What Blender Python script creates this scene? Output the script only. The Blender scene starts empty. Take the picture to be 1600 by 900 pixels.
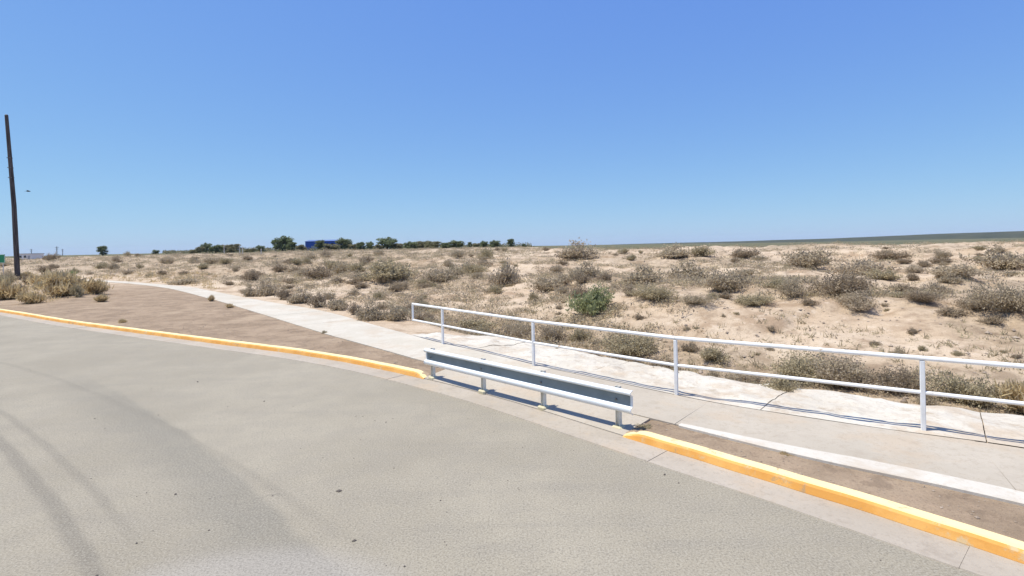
import bpy, math, random
import numpy as np
from mathutils import Vector, Matrix
from mathutils.geometry import tessellate_polygon

random.seed(7)
rng = np.random.default_rng(11)
R = math.radians
scene = bpy.context.scene
COL = scene.collection

# ------------------------------------------------------------------ camera
CAM_H = 2.5
ROLL = 0.02
cam_d = bpy.data.cameras.new('camera')
cam = bpy.data.objects.new('camera', cam_d)
COL.objects.link(cam)
cam_d.sensor_width = 36
cam_d.lens = 18.0            # 90 degrees across
cam_d.shift_y = -65.0 / 1600.0
cam_d.clip_start = 0.05
cam_d.clip_end = 30000
_c, _s = math.cos(ROLL), math.sin(ROLL)
cam.matrix_world = Matrix(((_c, _s, 0, 0), (0, 0, -1, 0), (-_s, _c, 0, CAM_H), (0, 0, 0, 1)))
scene.camera = cam

# ------------------------------------------------------------------ light
SUN_EL = R(71)
SUN_TRAVEL = Vector((1.0, 0.02, 0)).normalized()      # shadows fall away from the road, to the right
world = bpy.data.worlds.new('World')
scene.world = world
world.use_nodes = True
nt = world.node_tree
bg = nt.nodes['Background']
sky = nt.nodes.new('ShaderNodeTexSky')
sky.sky_type = 'NISHITA'
sky.sun_disc = False
sky.sun_elevation = SUN_EL
# sky sun_rotation is measured clockwise from +Y
sky.sun_rotation = math.atan2(-SUN_TRAVEL.x, -SUN_TRAVEL.y)
sky.altitude = 100
sky.air_density = 1.0
sky.dust_density = 0.3
sky.ozone_density = 3.0
# the sky is evened out a little, as the camera that took the picture did
sp = nt.nodes.new('ShaderNodeSeparateColor'); cb = nt.nodes.new('ShaderNodeCombineColor')
nt.links.new(sky.outputs[0], sp.inputs[0])
for i, (g_, k_) in enumerate(((.68, .93), (.62, 1.45), (.17, 4.6))):
    p_ = nt.nodes.new('ShaderNodeMath'); p_.operation = 'POWER'; p_.inputs[1].default_value = g_
    q_ = nt.nodes.new('ShaderNodeMath'); q_.operation = 'MULTIPLY'; q_.inputs[1].default_value = k_
    nt.links.new(sp.outputs[i], p_.inputs[0]); nt.links.new(p_.outputs[0], q_.inputs[0]); nt.links.new(q_.outputs[0], cb.inputs[i])
nt.links.new(cb.outputs[0], bg.inputs[0])
bg.inputs[1].default_value = 0.10
sun_d = bpy.data.lights.new('sun', 'SUN')
sun_d.energy = 4.4
sun_d.angle = R(0.5)
sun_d.color = (1.0, 0.965, 0.86)
sun = bpy.data.objects.new('sun', sun_d)
COL.objects.link(sun)
_d = Vector((SUN_TRAVEL.x * math.cos(SUN_EL), SUN_TRAVEL.y * math.cos(SUN_EL), -math.sin(SUN_EL)))
sun.rotation_euler = _d.to_track_quat('-Z', 'Y').to_euler()
scene.view_settings.view_transform = 'Standard'
scene.view_settings.look = 'None'
scene.view_settings.exposure = 0.44
scene.view_settings.gamma = 1
scene.view_settings.use_curve_mapping = False

# ------------------------------------------------------------------ helpers
def tag(o, label=None, cat=None, group=None, kind=None):
    if label: o['label'] = label
    if cat: o['category'] = cat
    if group: o['group'] = group
    if kind: o['kind'] = kind
    return o

def empty(name, loc=(0, 0, 0), rz=0.0):
    o = bpy.data.objects.new(name, None)
    o.empty_display_size = 0.2
    COL.objects.link(o)
    o.location = loc
    o.rotation_euler = (0, 0, rz)
    return o

def mesh_obj(name, v, f, m, parent=None, smooth=False):
    me = bpy.data.meshes.new(name)
    me.from_pydata([tuple(p) for p in v], [], [tuple(q) for q in f])
    me.validate()
    me.update()
    if m is not None: me.materials.append(m)
    if smooth:
        me.polygons.foreach_set('use_smooth', [True] * len(me.polygons))
    o = bpy.data.objects.new(name, me)
    COL.objects.link(o)
    if parent is not None: o.parent = parent
    return o

class MB:
    def __init__(s): s.v = []; s.f = []
    def add(s, v, f):
        n = len(s.v); s.v += [tuple(p) for p in v]; s.f += [tuple(i + n for i in q) for q in f]
    def box(s, c, size, M=None, bev=0.0):
        x, y, z = size[0] / 2, size[1] / 2, size[2] / 2
        b = min(bev, x * .9, y * .9, z * .9)
        if b <= 0:
            v = [Vector((sx * x, sy * y, sz * z)) for sz in (-1, 1) for sy in (-1, 1) for sx in (-1, 1)]
            f = [(0, 2, 3, 1), (4, 5, 7, 6), (0, 1, 5, 4), (2, 6, 7, 3), (0, 4, 6, 2), (1, 3, 7, 5)]
        else:
            ring = lambda k, zz: [Vector((px * (x - k), py * (y - k2), zz)) for px, py, k2 in ()]
            def oct8(xx, yy, zz, b):
                return [Vector(p) for p in ((-xx + b, -yy, zz), (xx - b, -yy, zz), (xx, -yy + b, zz), (xx, yy - b, zz),
                                            (xx - b, yy, zz), (-xx + b, yy, zz), (-xx, yy - b, zz), (-xx, -yy + b, zz))]
            rr = [oct8(x - b, y - b, -z, b * .5), oct8(x, y, -z + b, b), oct8(x, y, z - b, b), oct8(x - b, y - b, z, b * .5)]
            v = [p for q in rr for p in q]
            f = [tuple(reversed(range(8))), tuple(range(24, 32))]
            for k in range(3):
                for i in range(8):
                    j = (i + 1) % 8
                    f.append((k * 8 + i, k * 8 + j, k * 8 + 8 + j, k * 8 + 8 + i))
        if M is not None: v = [M @ p for p in v]
        c = Vector(c)
        s.add([p + c for p in v], f)
    def tube(s, a, b, ra, rb=None, n=8, cap=True):
        a = Vector(a); b = Vector(b); rb = ra if rb is None else rb
        d = (b - a).normalized()
        u = d.orthogonal().normalized(); w = d.cross(u)
        v = []
        for p, r in ((a, ra), (b, rb)):
            for i in range(n):
                t = 2 * math.pi * i / n
                v.append(p + u * (r * math.cos(t)) + w * (r * math.sin(t)))
        f = [(i, (i + 1) % n, n + (i + 1) % n, n + i) for i in range(n)]
        if cap: f += [tuple(reversed(range(n))), tuple(range(n, 2 * n))]
        s.add(v, f)
    def path(s, pts, rad, n=8):
        for i in range(len(pts) - 1):
            s.tube(pts[i], pts[i + 1], rad[i], rad[i + 1], n)
    def build(s, name, m, parent=None, smooth=False):
        return mesh_obj(name, s.v, s.f, m, parent, smooth)

# ---- numpy value noise
_tab = rng.random((256, 256))
def vnoise(x, y):
    xi = np.floor(x).astype(int); yi = np.floor(y).astype(int)
    fx = x - xi; fy = y - yi
    fx = fx * fx * (3 - 2 * fx); fy = fy * fy * (3 - 2 * fy)
    a = _tab[xi & 255, yi & 255]; b = _tab[(xi + 1) & 255, yi & 255]
    c = _tab[xi & 255, (yi + 1) & 255]; d = _tab[(xi + 1) & 255, (yi + 1) & 255]
    return (a * (1 - fx) + b * fx) * (1 - fy) + (c * (1 - fx) + d * fx) * fy - 0.5
def fbm(x, y, o=4):
    t = 0; a = 1.0
    for k in range(o):
        t = t + a * vnoise(x * 2 ** k + 17.3 * k, y * 2 ** k + 5.1 * k); a *= 0.5
    return t
def sst(a, b, x):
    t = np.clip((x - a) / (b - a), 0, 1)
    return t * t * (3 - 2 * t)

def px2g(px, py, z=0.0):
    """survey: the plan position of a ground point read off the photograph"""
    u = (px - 800) / 800.0; v = (py - 385) / 800.0
    dn = v * _c + u * _s; rt = u * _c - v * _s
    d = (CAM_H - z) / dn
    return (rt * d, d)

def catmull(P, step):
    P = [np.array(p, float) for p in P]
    P = [2 * P[0] - P[1]] + P + [2 * P[-1] - P[-2]]
    out = []
    for i in range(1, len(P) - 2):
        L = np.linalg.norm(P[i + 1] - P[i]); n = max(2, int(L / step))
        for k in range(n):
            t = k / n
            out.append(0.5 * ((2 * P[i]) + (-P[i - 1] + P[i + 1]) * t + (2 * P[i - 1] - 5 * P[i] + 4 * P[i + 1] - P[i + 2]) * t * t
                              + (-P[i - 1] + 3 * P[i] - 3 * P[i + 1] + P[i + 2]) * t ** 3))
    out.append(P[-2])
    return np.array(out)

def smooth_poly(P, it):
    P = P.copy()
    for _ in range(it):
        Q = P.copy(); Q[1:-1] = .25 * P[:-2] + .5 * P[1:-1] + .25 * P[2:]; P = Q
    return P

def normals_left(P):
    T = np.gradient(P, axis=0); T /= np.linalg.norm(T, axis=1)[:, None]
    return np.stack([T[:, 1], -T[:, 0]], 1)     # lines run near-right to far-left: their right is the scrub side

_DEC = {}
def sdist(P, x, y):
    if len(P) > 90:
        if id(P) not in _DEC:
            keep = [0]
            for i in range(1, len(P) - 1):
                a = P[keep[-1]]
                seg = P[keep[-1]:i + 2]; d = seg[-1] - a; L = np.linalg.norm(d)
                dev = np.abs(d[0] * (seg[:, 1] - a[1]) - d[1] * (seg[:, 0] - a[0])).max() / max(L, 1e-9)
                if dev > .008: keep.append(i)
            keep.append(len(P) - 1)
            _DEC[id(P)] = P[keep]
        P = _DEC[id(P)]
    return _sdist(P, np.asarray(x, float), np.asarray(y, float))
def _sdist(P, x, y):
    """signed distance to polyline P (positive on its left), and arc length of the nearest point"""
    best = np.full(x.shape, 1e18); sg = np.ones(x.shape); arc = np.zeros(x.shape)
    s0 = 0.0
    for i in range(len(P) - 1):
        a = P[i]; d = P[i + 1] - a; L2 = d @ d; L = math.sqrt(L2)
        t = ((x - a[0]) * d[0] + (y - a[1]) * d[1]) / L2
        lo = -1e9 if i == 0 else 0.0; hi = 1e9 if i == len(P) - 2 else 1.0
        tc = np.clip(t, lo, hi)
        qx = x - a[0] - tc * d[0]; qy = y - a[1] - tc * d[1]
        D = qx * qx + qy * qy
        m = D < best
        best = np.where(m, D, best)
        sg = np.where(m, np.sign(d[1] * (x - a[0]) - d[0] * (y - a[1])), sg)
        arc = np.where(m, s0 + tc * L, arc)
        s0 += L
    return np.sqrt(best) * sg, arc

# ------------------------------------------------------------------ plan lines, all running from far left to near right REVERSED
# (near right first, so that "left of the line" is the scrub side)
def line(pts, z, ext0, ext1, step, it):
    W = [px2g(a, b, z) for a, b in pts]
    W = [tuple(np.array(W[0]) + np.array(e)) for e in ext0] + W + [tuple(np.array(W[-1]) + np.array(e)) for e in ext1]
    return smooth_poly(catmull(W, step), it)
KERB_H = 0.11
KB = line([(1600, 883), (1394, 814), (1222, 759), (1050, 708), (965, 682), (850, 645), (753, 616), (666, 594), (562, 571), (456, 553), (356, 540), (200, 519), (100, 505), (0, 488)],
          0.0, [(9, -10.5), (4, -4.6)], [(-8, 4.5), (-20, 9), (-45, 16)], .25, 12)
NK = normals_left(KB)
ASPH = KB - NK * 0.42
EE = line([(1600, 786), (1394, 743), (1222, 705), (1084, 670), (960, 640), (850, 612), (740, 585), (659, 564), (600, 547), (507, 521), (400, 488), (329, 467), (253, 449), (170, 441.0)],
          .10, [(9, -10.2), (4, -4.5)], [(-10, 5), (-30, 12)], .25, 6)
FF = line([(1600, 699), (1463, 685), (1360, 668), (1243, 650), (1115, 631), (1057, 618), (960, 597), (834, 571), (769, 553), (692, 537), (640, 523), (575, 505), (500, 485), (400, 468), (322, 453), (287, 447.5), (170, 438.3)],
          .10, [(9, -9.5), (4, -4.3)], [(-10, 5), (-30, 12)], .25, 8)
sdk_gap = sdist(KB, np.array([px2g(965, 680)[0], px2g(668, 594)[0]]), np.array([px2g(965, 680)[1], px2g(668, 594)[1]]))[1]
GAP0, GAP1 = float(sdk_gap[0]), float(sdk_gap[1])
rail_x0 = px2g(645, 505, .1)

def zg(x, y):
    x = np.asarray(x, float); y = np.asarray(y, float)
    dk, arc = sdist(KB, x, y)
    s, sarc = sdist(FF, x, y)
    r = np.hypot(x, y)
    z = np.where(dk > 0.07, 0.085, -0.09)
    # lowered strip behind the guard rail
    gap = sst(GAP0 - .2, GAP0 + .1, arc) * (1 - sst(GAP1 - .1, GAP1 + .2, arc)) * (1 - sst(.55, .8, dk))
    z = np.where(dk > 0, z - gap * .12, z)
    ditch = sst(-7.0, -1.5, x)
    out = s > 0
    prof = np.interp(s, [0, .5, 1.9, 2.6, 4.0, 7, 12, 20, 35, 60, 85, 130, 220, 600], [.085, .0, -.12, -.42, -.46, .16, .50, .62, .95, 1.22, 1.20, .3, .1, .0])
    prof2 = np.interp(s, [0, 1, 3, 8, 18, 35, 60, 90, 150, 300], [.085, .09, .25, .5, .85, 1.2, 1.5, 1.7, 1.85, 1.95])
    bear = x / np.maximum(r, 1)
    left = 1 - sst(.0, .16, bear)
    p = prof * ditch + prof2 * (1 - ditch)
    p = np.where(s > 30, p * (1 - left) + left * (p + (prof2 - p) * sst(30, 80, s)), p)
    rt = sst(4, 30, x) * sst(30, 60, s) * (1 - sst(75, 130, s))
    p = p + .25 * rt
    rough = sst(2.2, 8, s) * (.35 + .65 * (1 - sst(120, 400, r)))
    n1 = fbm(x * .11 + 3, y * .11 + 9, 4) * .75
    n2 = fbm(x * .7, y * .7, 3) * .13
    led = n1 * 3.0 + fbm(x * .35 + 40, y * .35, 3) * 1.2
    led = (np.floor(led) + sst(.0, .28, led - np.floor(led)) - led) * .085
    cut = fbm(x * .25 + 70, y * .25 + 31, 3)
    gully = -.28 * np.exp(-(cut / .06) ** 2) * sst(10, 18, s) * (1 - sst(60, 90, s))
    p = p + rough * (n1 * 1.15 + n2 * 1.3 + led * 2.6 + gully * 1.2)
    z = np.where(out, p, z)
    # weedy mound left of the path
    mound = sst(1.5, 8, dk) * sst(-20, -26, x) * sst(-.77, -.86, x / np.maximum(y, 1)) * sst(-1.8, -5.5, s)
    z = z + mound * (.55 + .35 * fbm(x * .3, y * .3, 3))
    z = z + np.where((dk > .3) & (s < -1.5), .012 * fbm(x * 2.3, y * 2.3, 3), 0)
    # far plain, thin undulation
    z = z + sst(150, 700, r) * 2.0 * fbm(x * .004, y * .004, 3) * np.where(y > 0, 1, 0) * (1 - sst(3000, 7000, r))
    z = z - 3.0 * sst(140, 500, r) * sst(.1, .5, x / np.maximum(r, 1))
    return z

# ------------------------------------------------------------------ materials
def mat(name, base, rough=.9, metal=0.0, ramp=None, scale=5.0, bump=0.0, bscale=40, detail=6, spec=.3, extra=None, stretch=None):
    m = bpy.data.materials.new(name); m.use_nodes = True
    N = m.node_tree.nodes; L = m.node_tree.links
    b = N['Principled BSDF']
    b.inputs['Roughness'].default_value = rough
    b.inputs['Metallic'].default_value = metal
    b.inputs['Specular IOR Level'].default_value = spec
    tc = N.new('ShaderNodeTexCoord'); co = tc.outputs['Object']
    if stretch:
        mp = N.new('ShaderNodeMapping'); mp.inputs['Scale'].default_value = stretch
        L.new(co, mp.inputs[0]); co = mp.outputs[0]
    b.inputs['Base Color'].default_value = (*base, 1)
    if ramp:
        n = N.new('ShaderNodeTexNoise'); n.inputs['Scale'].default_value = scale; n.inputs['Detail'].default_value = detail
        n.inputs['Roughness'].default_value = .62
        L.new(co, n.inputs['Vector'])
        r = N.new('ShaderNodeValToRGB'); L.new(n.outputs[0], r.inputs[0])
        e = r.color_ramp.elements
        while len(e) > 1: e.remove(e[-1])
        e[0].position = ramp[0][0]; e[0].color = (*ramp[0][1], 1)
        for p, c in ramp[1:]:
            q = e.new(p); q.color = (*c, 1)
        L.new(r.outputs[0], b.inputs['Base Color'])
    if bump:
        n2 = N.new('ShaderNodeTexNoise'); n2.inputs['Scale'].default_value = bscale; n2.inputs['Detail'].default_value = 5
        L.new(co, n2.inputs['Vector'])
        bp = N.new('ShaderNodeBump'); bp.inputs['Strength'].default_value = bump; bp.inputs['Distance'].default_value = .02
        L.new(n2.outputs[0], bp.inputs['Height']); L.new(bp.outputs[0], b.inputs['Normal'])
    if extra: extra(m, N, L, b, tc)
    return m

class G:
    """tiny node-graph helper"""
    def __init__(s, N, L): s.N = N; s.L = L
    def val(s, v):
        return v
    def put(s, sock, v):
        if isinstance(v, (int, float)): sock.default_value = v
        elif isinstance(v, tuple): sock.default_value = (*v, 1) if len(v) == 3 and sock.type == 'RGBA' else v
        else: s.L.new(v, sock)
    def m(s, op, a, b=0.0, c=0.0):
        n = s.N.new('ShaderNodeMath'); n.operation = op
        s.put(n.inputs[0], a); s.put(n.inputs[1], b); s.put(n.inputs[2], c)
        return n.outputs[0]
    def ss(s, a, b, x):
        n = s.N.new('ShaderNodeMapRange'); n.interpolation_type = 'SMOOTHSTEP'
        s.put(n.inputs['Value'], x); s.put(n.inputs['From Min'], a); s.put(n.inputs['From Max'], b)
        return n.outputs[0]
    def noise(s, vec, scale, detail=5, rough=.6):
        n = s.N.new('ShaderNodeTexNoise'); n.inputs['Scale'].default_value = scale
        n.inputs['Detail'].default_value = detail; n.inputs['Roughness'].default_value = rough
        s.L.new(vec, n.inputs['Vector']); return n.outputs[0]
    def voro(s, vec, scale, out='Distance'):
        n = s.N.new('ShaderNodeTexVoronoi'); n.inputs['Scale'].default_value = scale
        s.L.new(vec, n.inputs['Vector']); return n.outputs[out]
    def mapping(s, vec, sc, rot=0.0):
        n = s.N.new('ShaderNodeMapping'); n.inputs['Scale'].default_value = sc; n.inputs['Rotation'].default_value = (0, 0, rot)
        s.L.new(vec, n.inputs[0]); return n.outputs[0]
    def mix(s, f, a, b, mode='MIX'):
        n = s.N.new('ShaderNodeMix'); n.data_type = 'RGBA'; n.blend_type = mode
        s.put(n.inputs[0], f); s.put(n.inputs[6], a); s.put(n.inputs[7], b)
        return n.outputs[2]

def asphalt_x(m, N, L, b, tc):
    g = G(N, L); P = tc.outputs['Object']
    sep = N.new('ShaderNodeSeparateXYZ'); L.new(P, sep.inputs[0]); X, Y = sep.outputs[0], sep.outputs[1]
    big = g.noise(P, .35, 4); mid = g.noise(P, 2.2, 5); fine = g.noise(P, 55, 4, .8); grit = g.voro(P, 70)
    stre = g.noise(g.mapping(P, (.25, 3.0, 1), R(45)), 1.2, 5)
    col = g.mix(g.ss(.3, .7, big), (.258, .224, .168), (.324, .283, .215))
    col = g.mix(g.m('MULTIPLY', g.ss(.42, .62, mid), .35), col, (.252, .222, .176))
    col = g.mix(g.m('MULTIPLY', g.ss(.5, .72, stre), .30), col, (.222, .197, .160))
    # tyre-polished arcs: (x + y) is nearly constant along them
    wob = g.m('MULTIPLY', g.m('SUBTRACT', g.noise(P, .8, 3), .5), .5)
    def arc(cx, cy, rad, lo, hi, soft_in, soft_out, amt, c, ylo, yhi, wb):
        nonlocal col
        dx = g.m('SUBTRACT', X, cx); dy = g.m('SUBTRACT', Y, cy)
        rr = g.m('SQRT', g.m('ADD', g.m('MULTIPLY', dx, dx), g.m('MULTIPLY', dy, dy)))
        q = g.m('ADD', g.m('SUBTRACT', rr, rad), g.m('MULTIPLY', wob, wb))
        k = g.m('MULTIPLY', g.ss(lo - soft_in, lo, q), g.m('SUBTRACT', 1.0, g.ss(hi, hi + soft_out, q)))
        k = g.m('MULTIPLY', k, g.m('MULTIPLY', g.ss(ylo - 1.0, ylo + .3, Y), g.m('SUBTRACT', 1.0, g.ss(yhi, yhi + 4, Y))))
        k = g.m('MULTIPLY', k, g.m('MULTIPLY', amt, g.m('ADD', .6, g.m('MULTIPLY', g.noise(P, 6, 4), .8))))
        col = g.mix(k, col, c)
    arc(-44.7, -37.7, 60.05, -.12, .0, .75, .14, .50, (.165, .152, .125), 3.7, 7.6, .5)
    arc(-42.5, -41.5, 60.05, -.02, .03, .10, .08, .60, (.165, .145, .115), 3.2, 7.6, .22)
    arc(-42.5, -41.5, 60.38, -.01, .02, .07, .06, .40, (.165, .145, .115), 5.0, 9.5, .22)
    arc(-42.5, -41.5, 61.6, -.01, .02, .10, .06, .25, (.165, .145, .115), 5.0, 12.5, .3)
    # hairline cracks in a few places
    wv = N.new('ShaderNodeVectorMath'); wv.operation = 'ADD'
    nz = N.new('ShaderNodeTexNoise'); nz.inputs['Scale'].default_value = 1.6; nz.inputs['Detail'].default_value = 5; L.new(P, nz.inputs['Vector'])
    L.new(P, wv.inputs[0]); L.new(nz.outputs['Color'], wv.inputs[1])
    vc = N.new('ShaderNodeTexVoronoi'); vc.feature = 'DISTANCE_TO_EDGE'; vc.inputs['Scale'].default_value = .42; L.new(wv.outputs[0], vc.inputs['Vector'])
    crack = g.m('MULTIPLY', g.m('SUBTRACT', 1.0, g.ss(.002, .007, vc.outputs['Distance'])), g.ss(.50, .60, g.noise(P, .5, 3)))
    col = g.mix(g.m('MULTIPLY', .22, crack), col, (.10, .09, .075))
    # soft pale patch painted for the camera car's blur
    dx = g.m('MULTIPLY', g.m('ADD', X, 2.0), .75); dy = g.m('SUBTRACT', Y, 3.35)
    rr = g.m('SQRT', g.m('ADD', g.m('MULTIPLY', dx, dx), g.m('MULTIPLY', dy, dy)))
    rr = g.m('ADD', rr, g.m('MULTIPLY', wob, .15))
    col = g.mix(g.m('MULTIPLY', .55, g.m('SUBTRACT', 1.0, g.ss(.78, 1.12, rr))), col, (.33, .30, .265))
    # aggregate
    col = g.mix(g.m('MULTIPLY', .70, g.ss(.50, .66, fine)), col, (.13, .117, .095))
    gr2 = g.noise(P, 24, 5, .85)
    col = g.mix(g.m('MULTIPLY', .5, g.ss(.54, .64, gr2)), col, (.15, .135, .11))
    col = g.mix(g.m('MULTIPLY', .45, g.ss(.52, .34, fine)), col, (.42, .39, .33))
    spk = g.m('ADD', g.voro(P, 6.5), g.m('MULTIPLY', .1, g.ss(.62, .45, g.noise(P, 1.1, 2))))
    col = g.mix(g.m('MULTIPLY', .75, g.m('SUBTRACT', 1.0, g.ss(.03, .07, spk))), col, (.10, .09, .08))
    L.new(col, b.inputs['Base Color'])
    bp = N.new('ShaderNodeBump'); bp.inputs['Strength'].default_value = .3; bp.inputs['Distance'].default_value = .004
    L.new(g.m('ADD', fine, g.m('MULTIPLY', grit, .5)), bp.inputs['Height']); L.new(bp.outputs[0], b.inputs['Normal'])
M_asph = mat('asphalt', (.3, .28, .24), .92, extra=asphalt_x, spec=.2)

def ground_x(m, N, L, b, tc):
    g = G(N, L); P = tc.outputs['Object']
    a = N.new('ShaderNodeAttribute'); a.attribute_name = 'zone'
    sep = N.new('ShaderNodeSeparateColor'); L.new(a.outputs['Color'], sep.inputs[0])
    verge, scrub, far = sep.outputs[0], sep.outputs[1], sep.outputs[2]
    big = g.noise(P, .09, 4); mid = g.noise(P, .6, 6); fine = g.noise(P, 7, 6, .7); peb = g.noise(P, 34, 4, .75)
    sand = g.mix(g.ss(.35, .65, big), (.455, .34, .232), (.53, .42, .305))
    sand = g.mix(g.m('MULTIPLY', .5, g.ss(.5, .7, mid)), sand, (.56, .45, .34))
    sand = g.mix(g.m('MULTIPLY', .75, g.ss(.50, .36, mid)), sand, (.30, .205, .13))
    mid2 = g.noise(P, 1.9, 6, .72)
    sand = g.mix(g.m('MULTIPLY', .6, g.ss(.52, .64, mid2)), sand, (.27, .19, .125))
    sand = g.mix(g.m('MULTIPLY', .45, g.ss(.46, .36, mid2)), sand, (.62, .51, .39))
    sand = g.mix(g.m('MULTIPLY', .6, g.ss(.55, .72, fine)), sand, (.24, .175, .12))
    sand = g.mix(g.m('MULTIPLY', .55, g.ss(.54, .66, peb)), sand, (.20, .15, .105))
    vg = g.mix(g.ss(.35, .65, g.noise(P, 1.1, 6)), (.245, .178, .120), (.335, .248, .170))
    vg = g.mix(g.m('MULTIPLY', .5, g.ss(.50, .66, fine)), vg, (.36, .26, .18))
    vg = g.mix(g.m('MULTIPLY', .6, g.ss(.52, .68, peb)), vg, (.17, .118, .08))
    vg = g.mix(g.m('MULTIPLY', .65, g.ss(.52, .60, g.noise(P, 3.2, 6, .75))), vg, (.20, .145, .10))
    vg = g.mix(g.m('MULTIPLY', .45, g.ss(.53, .66, g.noise(P, .45, 5))), vg, (.41, .31, .215))
    litter = g.mix(g.ss(.42, .58, mid2), (.36, .27, .18), (.19, .14, .09))
    farc = g.mix(g.ss(.42, .58, g.noise(g.mapping(P, (.03, .12, 1)), 1.0, 6, .75)), (.165, .14, .078), (.07, .08, .04))
    col = g.mix(verge, sand, vg)
    col = g.mix(scrub, col, litter)
    col = g.mix(far, col, farc)
    L.new(col, b.inputs['Base Color'])
    bp = N.new('ShaderNodeBump'); bp.inputs['Strength'].default_value = .8; bp.inputs['Distance'].default_value = .05
    h = g.m('ADD', g.m('MULTIPLY', fine, 1.0), g.m('MULTIPLY', peb, .35))
    L.new(h, bp.inputs['Height']); L.new(bp.outputs[0], b.inputs['Normal'])
M_ground = mat('dry_ground', (.45, .33, .23), .95, extra=ground_x, spec=.15)

def conc_x(c0, c1, c2, dirt=(.30, .24, .18), amt=.35, sandy=.45):
    def f(m, N, L, b, tc):
        g = G(N, L); P = tc.outputs['Object']
        col = g.mix(g.ss(.35, .65, g.noise(P, .7, 6)), c0, c1)
        col = g.mix(g.m('MULTIPLY', .5, g.ss(.5, .7, g.noise(P, 3.1, 6, .7))), col, c2)
        col = g.mix(g.m('MULTIPLY', amt, g.ss(.54, .68, g.noise(P, 1.7, 7, .72))), col, dirt)
        col = g.mix(g.m('MULTIPLY', sandy, g.ss(.50, .62, g.noise(P, .9, 8, .68))), col, (.43, .335, .24))
        f1 = g.noise(P, 45, 4, .8)
        f2 = g.noise(P, 14, 6, .8)
        col = g.mix(g.m('MULTIPLY', .4, g.ss(.52, .62, f2)), col, dirt)
        col = g.mix(g.m('MULTIPLY', .35, g.ss(.52, .7, f1)), col, dirt)
        L.new(col, b.inputs['Base Color'])
        bp = N.new('ShaderNodeBump'); bp.inputs['Strength'].default_value = .5; bp.inputs['Distance'].default_value = .008
        L.new(g.m('ADD', f1, g.noise(P, 9, 4)), bp.inputs['Height']); L.new(bp.outputs[0], b.inputs['Normal'])
    return f
M_walk = mat('path_concrete', (.45, .4, .33), .9, extra=conc_x((.46, .415, .34), (.52, .475, .40), (.49, .445, .375), (.38, .31, .24), .45, .4), spec=.2)
M_walkd = mat('dusty_concrete', (.4, .36, .3), .9, extra=conc_x((.385, .335, .27), (.43, .375, .305), (.36, .31, .25), (.30, .245, .185), .4), spec=.2)
M_edge = mat('edging_concrete', (.55, .52, .46), .9, extra=conc_x((.52, .475, .41), (.58, .54, .475), (.55, .51, .445), (.42, .35, .27), .35), spec=.2)
M_apron = mat('rough_concrete', (.5, .45, .38), .95, extra=conc_x((.50, .45, .375), (.57, .525, .45), (.45, .385, .305), (.34, .265, .19), .8, .6), spec=.15)
M_gut = mat('gutter_concrete', (.42, .36, .29), .9, extra=conc_x((.355, .305, .245), (.41, .355, .29), (.33, .28, .225), (.26, .215, .17), .5), spec=.2)

def yellow_x(m, N, L, b, tc):
    g = G(N, L); P = tc.outputs['Object']
    col = g.mix(g.ss(.4, .62, g.noise(P, 2.2, 6)), (.68, .32, .07), (.76, .40, .11))
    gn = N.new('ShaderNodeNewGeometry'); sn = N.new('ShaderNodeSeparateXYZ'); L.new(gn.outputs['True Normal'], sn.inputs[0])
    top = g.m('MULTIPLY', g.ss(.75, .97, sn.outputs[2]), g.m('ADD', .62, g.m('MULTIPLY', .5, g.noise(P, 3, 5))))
    col = g.mix(top, col, (.82, .68, .36))      # paler colour mixed in where faces point up
    col = g.mix(g.m('MULTIPLY', .7, g.ss(.55, .66, g.noise(P, 4, 8, .78))), col, (.56, .47, .30))
    col = g.mix(g.m('MULTIPLY', .75, g.ss(.585, .635, g.noise(P, 2.4, 9, .78))), col, (.38, .27, .16))
    col = g.mix(g.m('MULTIPLY', .6, g.ss(.60, .70, g.noise(P, 22, 5, .8))), col, (.36, .26, .13))
    L.new(col, b.inputs['Base Color'])
    bp = N.new('ShaderNodeBump'); bp.inputs['Strength'].default_value = .4; bp.inputs['Distance'].default_value = .006
    L.new(g.noise(P, 30, 5), bp.inputs['Height']); L.new(bp.outputs[0], b.inputs['Normal'])
M_yel = mat('yellow_kerb_paint', (.65, .35, .05), .7, extra=yellow_x, spec=.3)
M_cream = mat('cream_kerb_end', (.55, .48, .3), .8, ramp=[(.3, (.50, .43, .27)), (.7, (.60, .55, .38))], scale=6, bump=.3)
M_white = mat('white_rail_paint', (.8, .8, .78), .5, ramp=[(.28, (.50, .36, .24)), (.33, (.72, .70, .66)), (.6, (.82, .81, .79))], scale=7, spec=.4)
M_post = mat('cream_post_paint', (.62, .58, .48), .6, ramp=[(.3, (.62, .57, .46)), (.6, (.80, .76, .65))], scale=7, spec=.4)
M_galv = mat('galvanised_steel', (.7, .72, .72), .45, metal=.1, ramp=[(.3, (.68, .70, .69)), (.65, (.78, .80, .79))], scale=9, spec=.5, stretch=(1, 1, 4))
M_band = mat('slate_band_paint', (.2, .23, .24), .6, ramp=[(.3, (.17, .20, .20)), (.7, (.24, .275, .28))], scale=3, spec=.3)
M_bolt = mat('dark_bolt_steel', (.2, .19, .18), .5, metal=.6)
def _wood(m, N, L, b, tc):
    g = G(N, L); P = tc.outputs['Object']
    n = g.noise(g.mapping(P, (14, 14, .7)), 1.0, 6)
    L.new(g.mix(g.ss(.35, .65, n), (.045, .037, .032), (.12, .10, .088)), b.inputs['Base Color'])
M_pole = mat('tarred_pole_wood', (.08, .06, .05), .85, extra=_wood)

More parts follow.
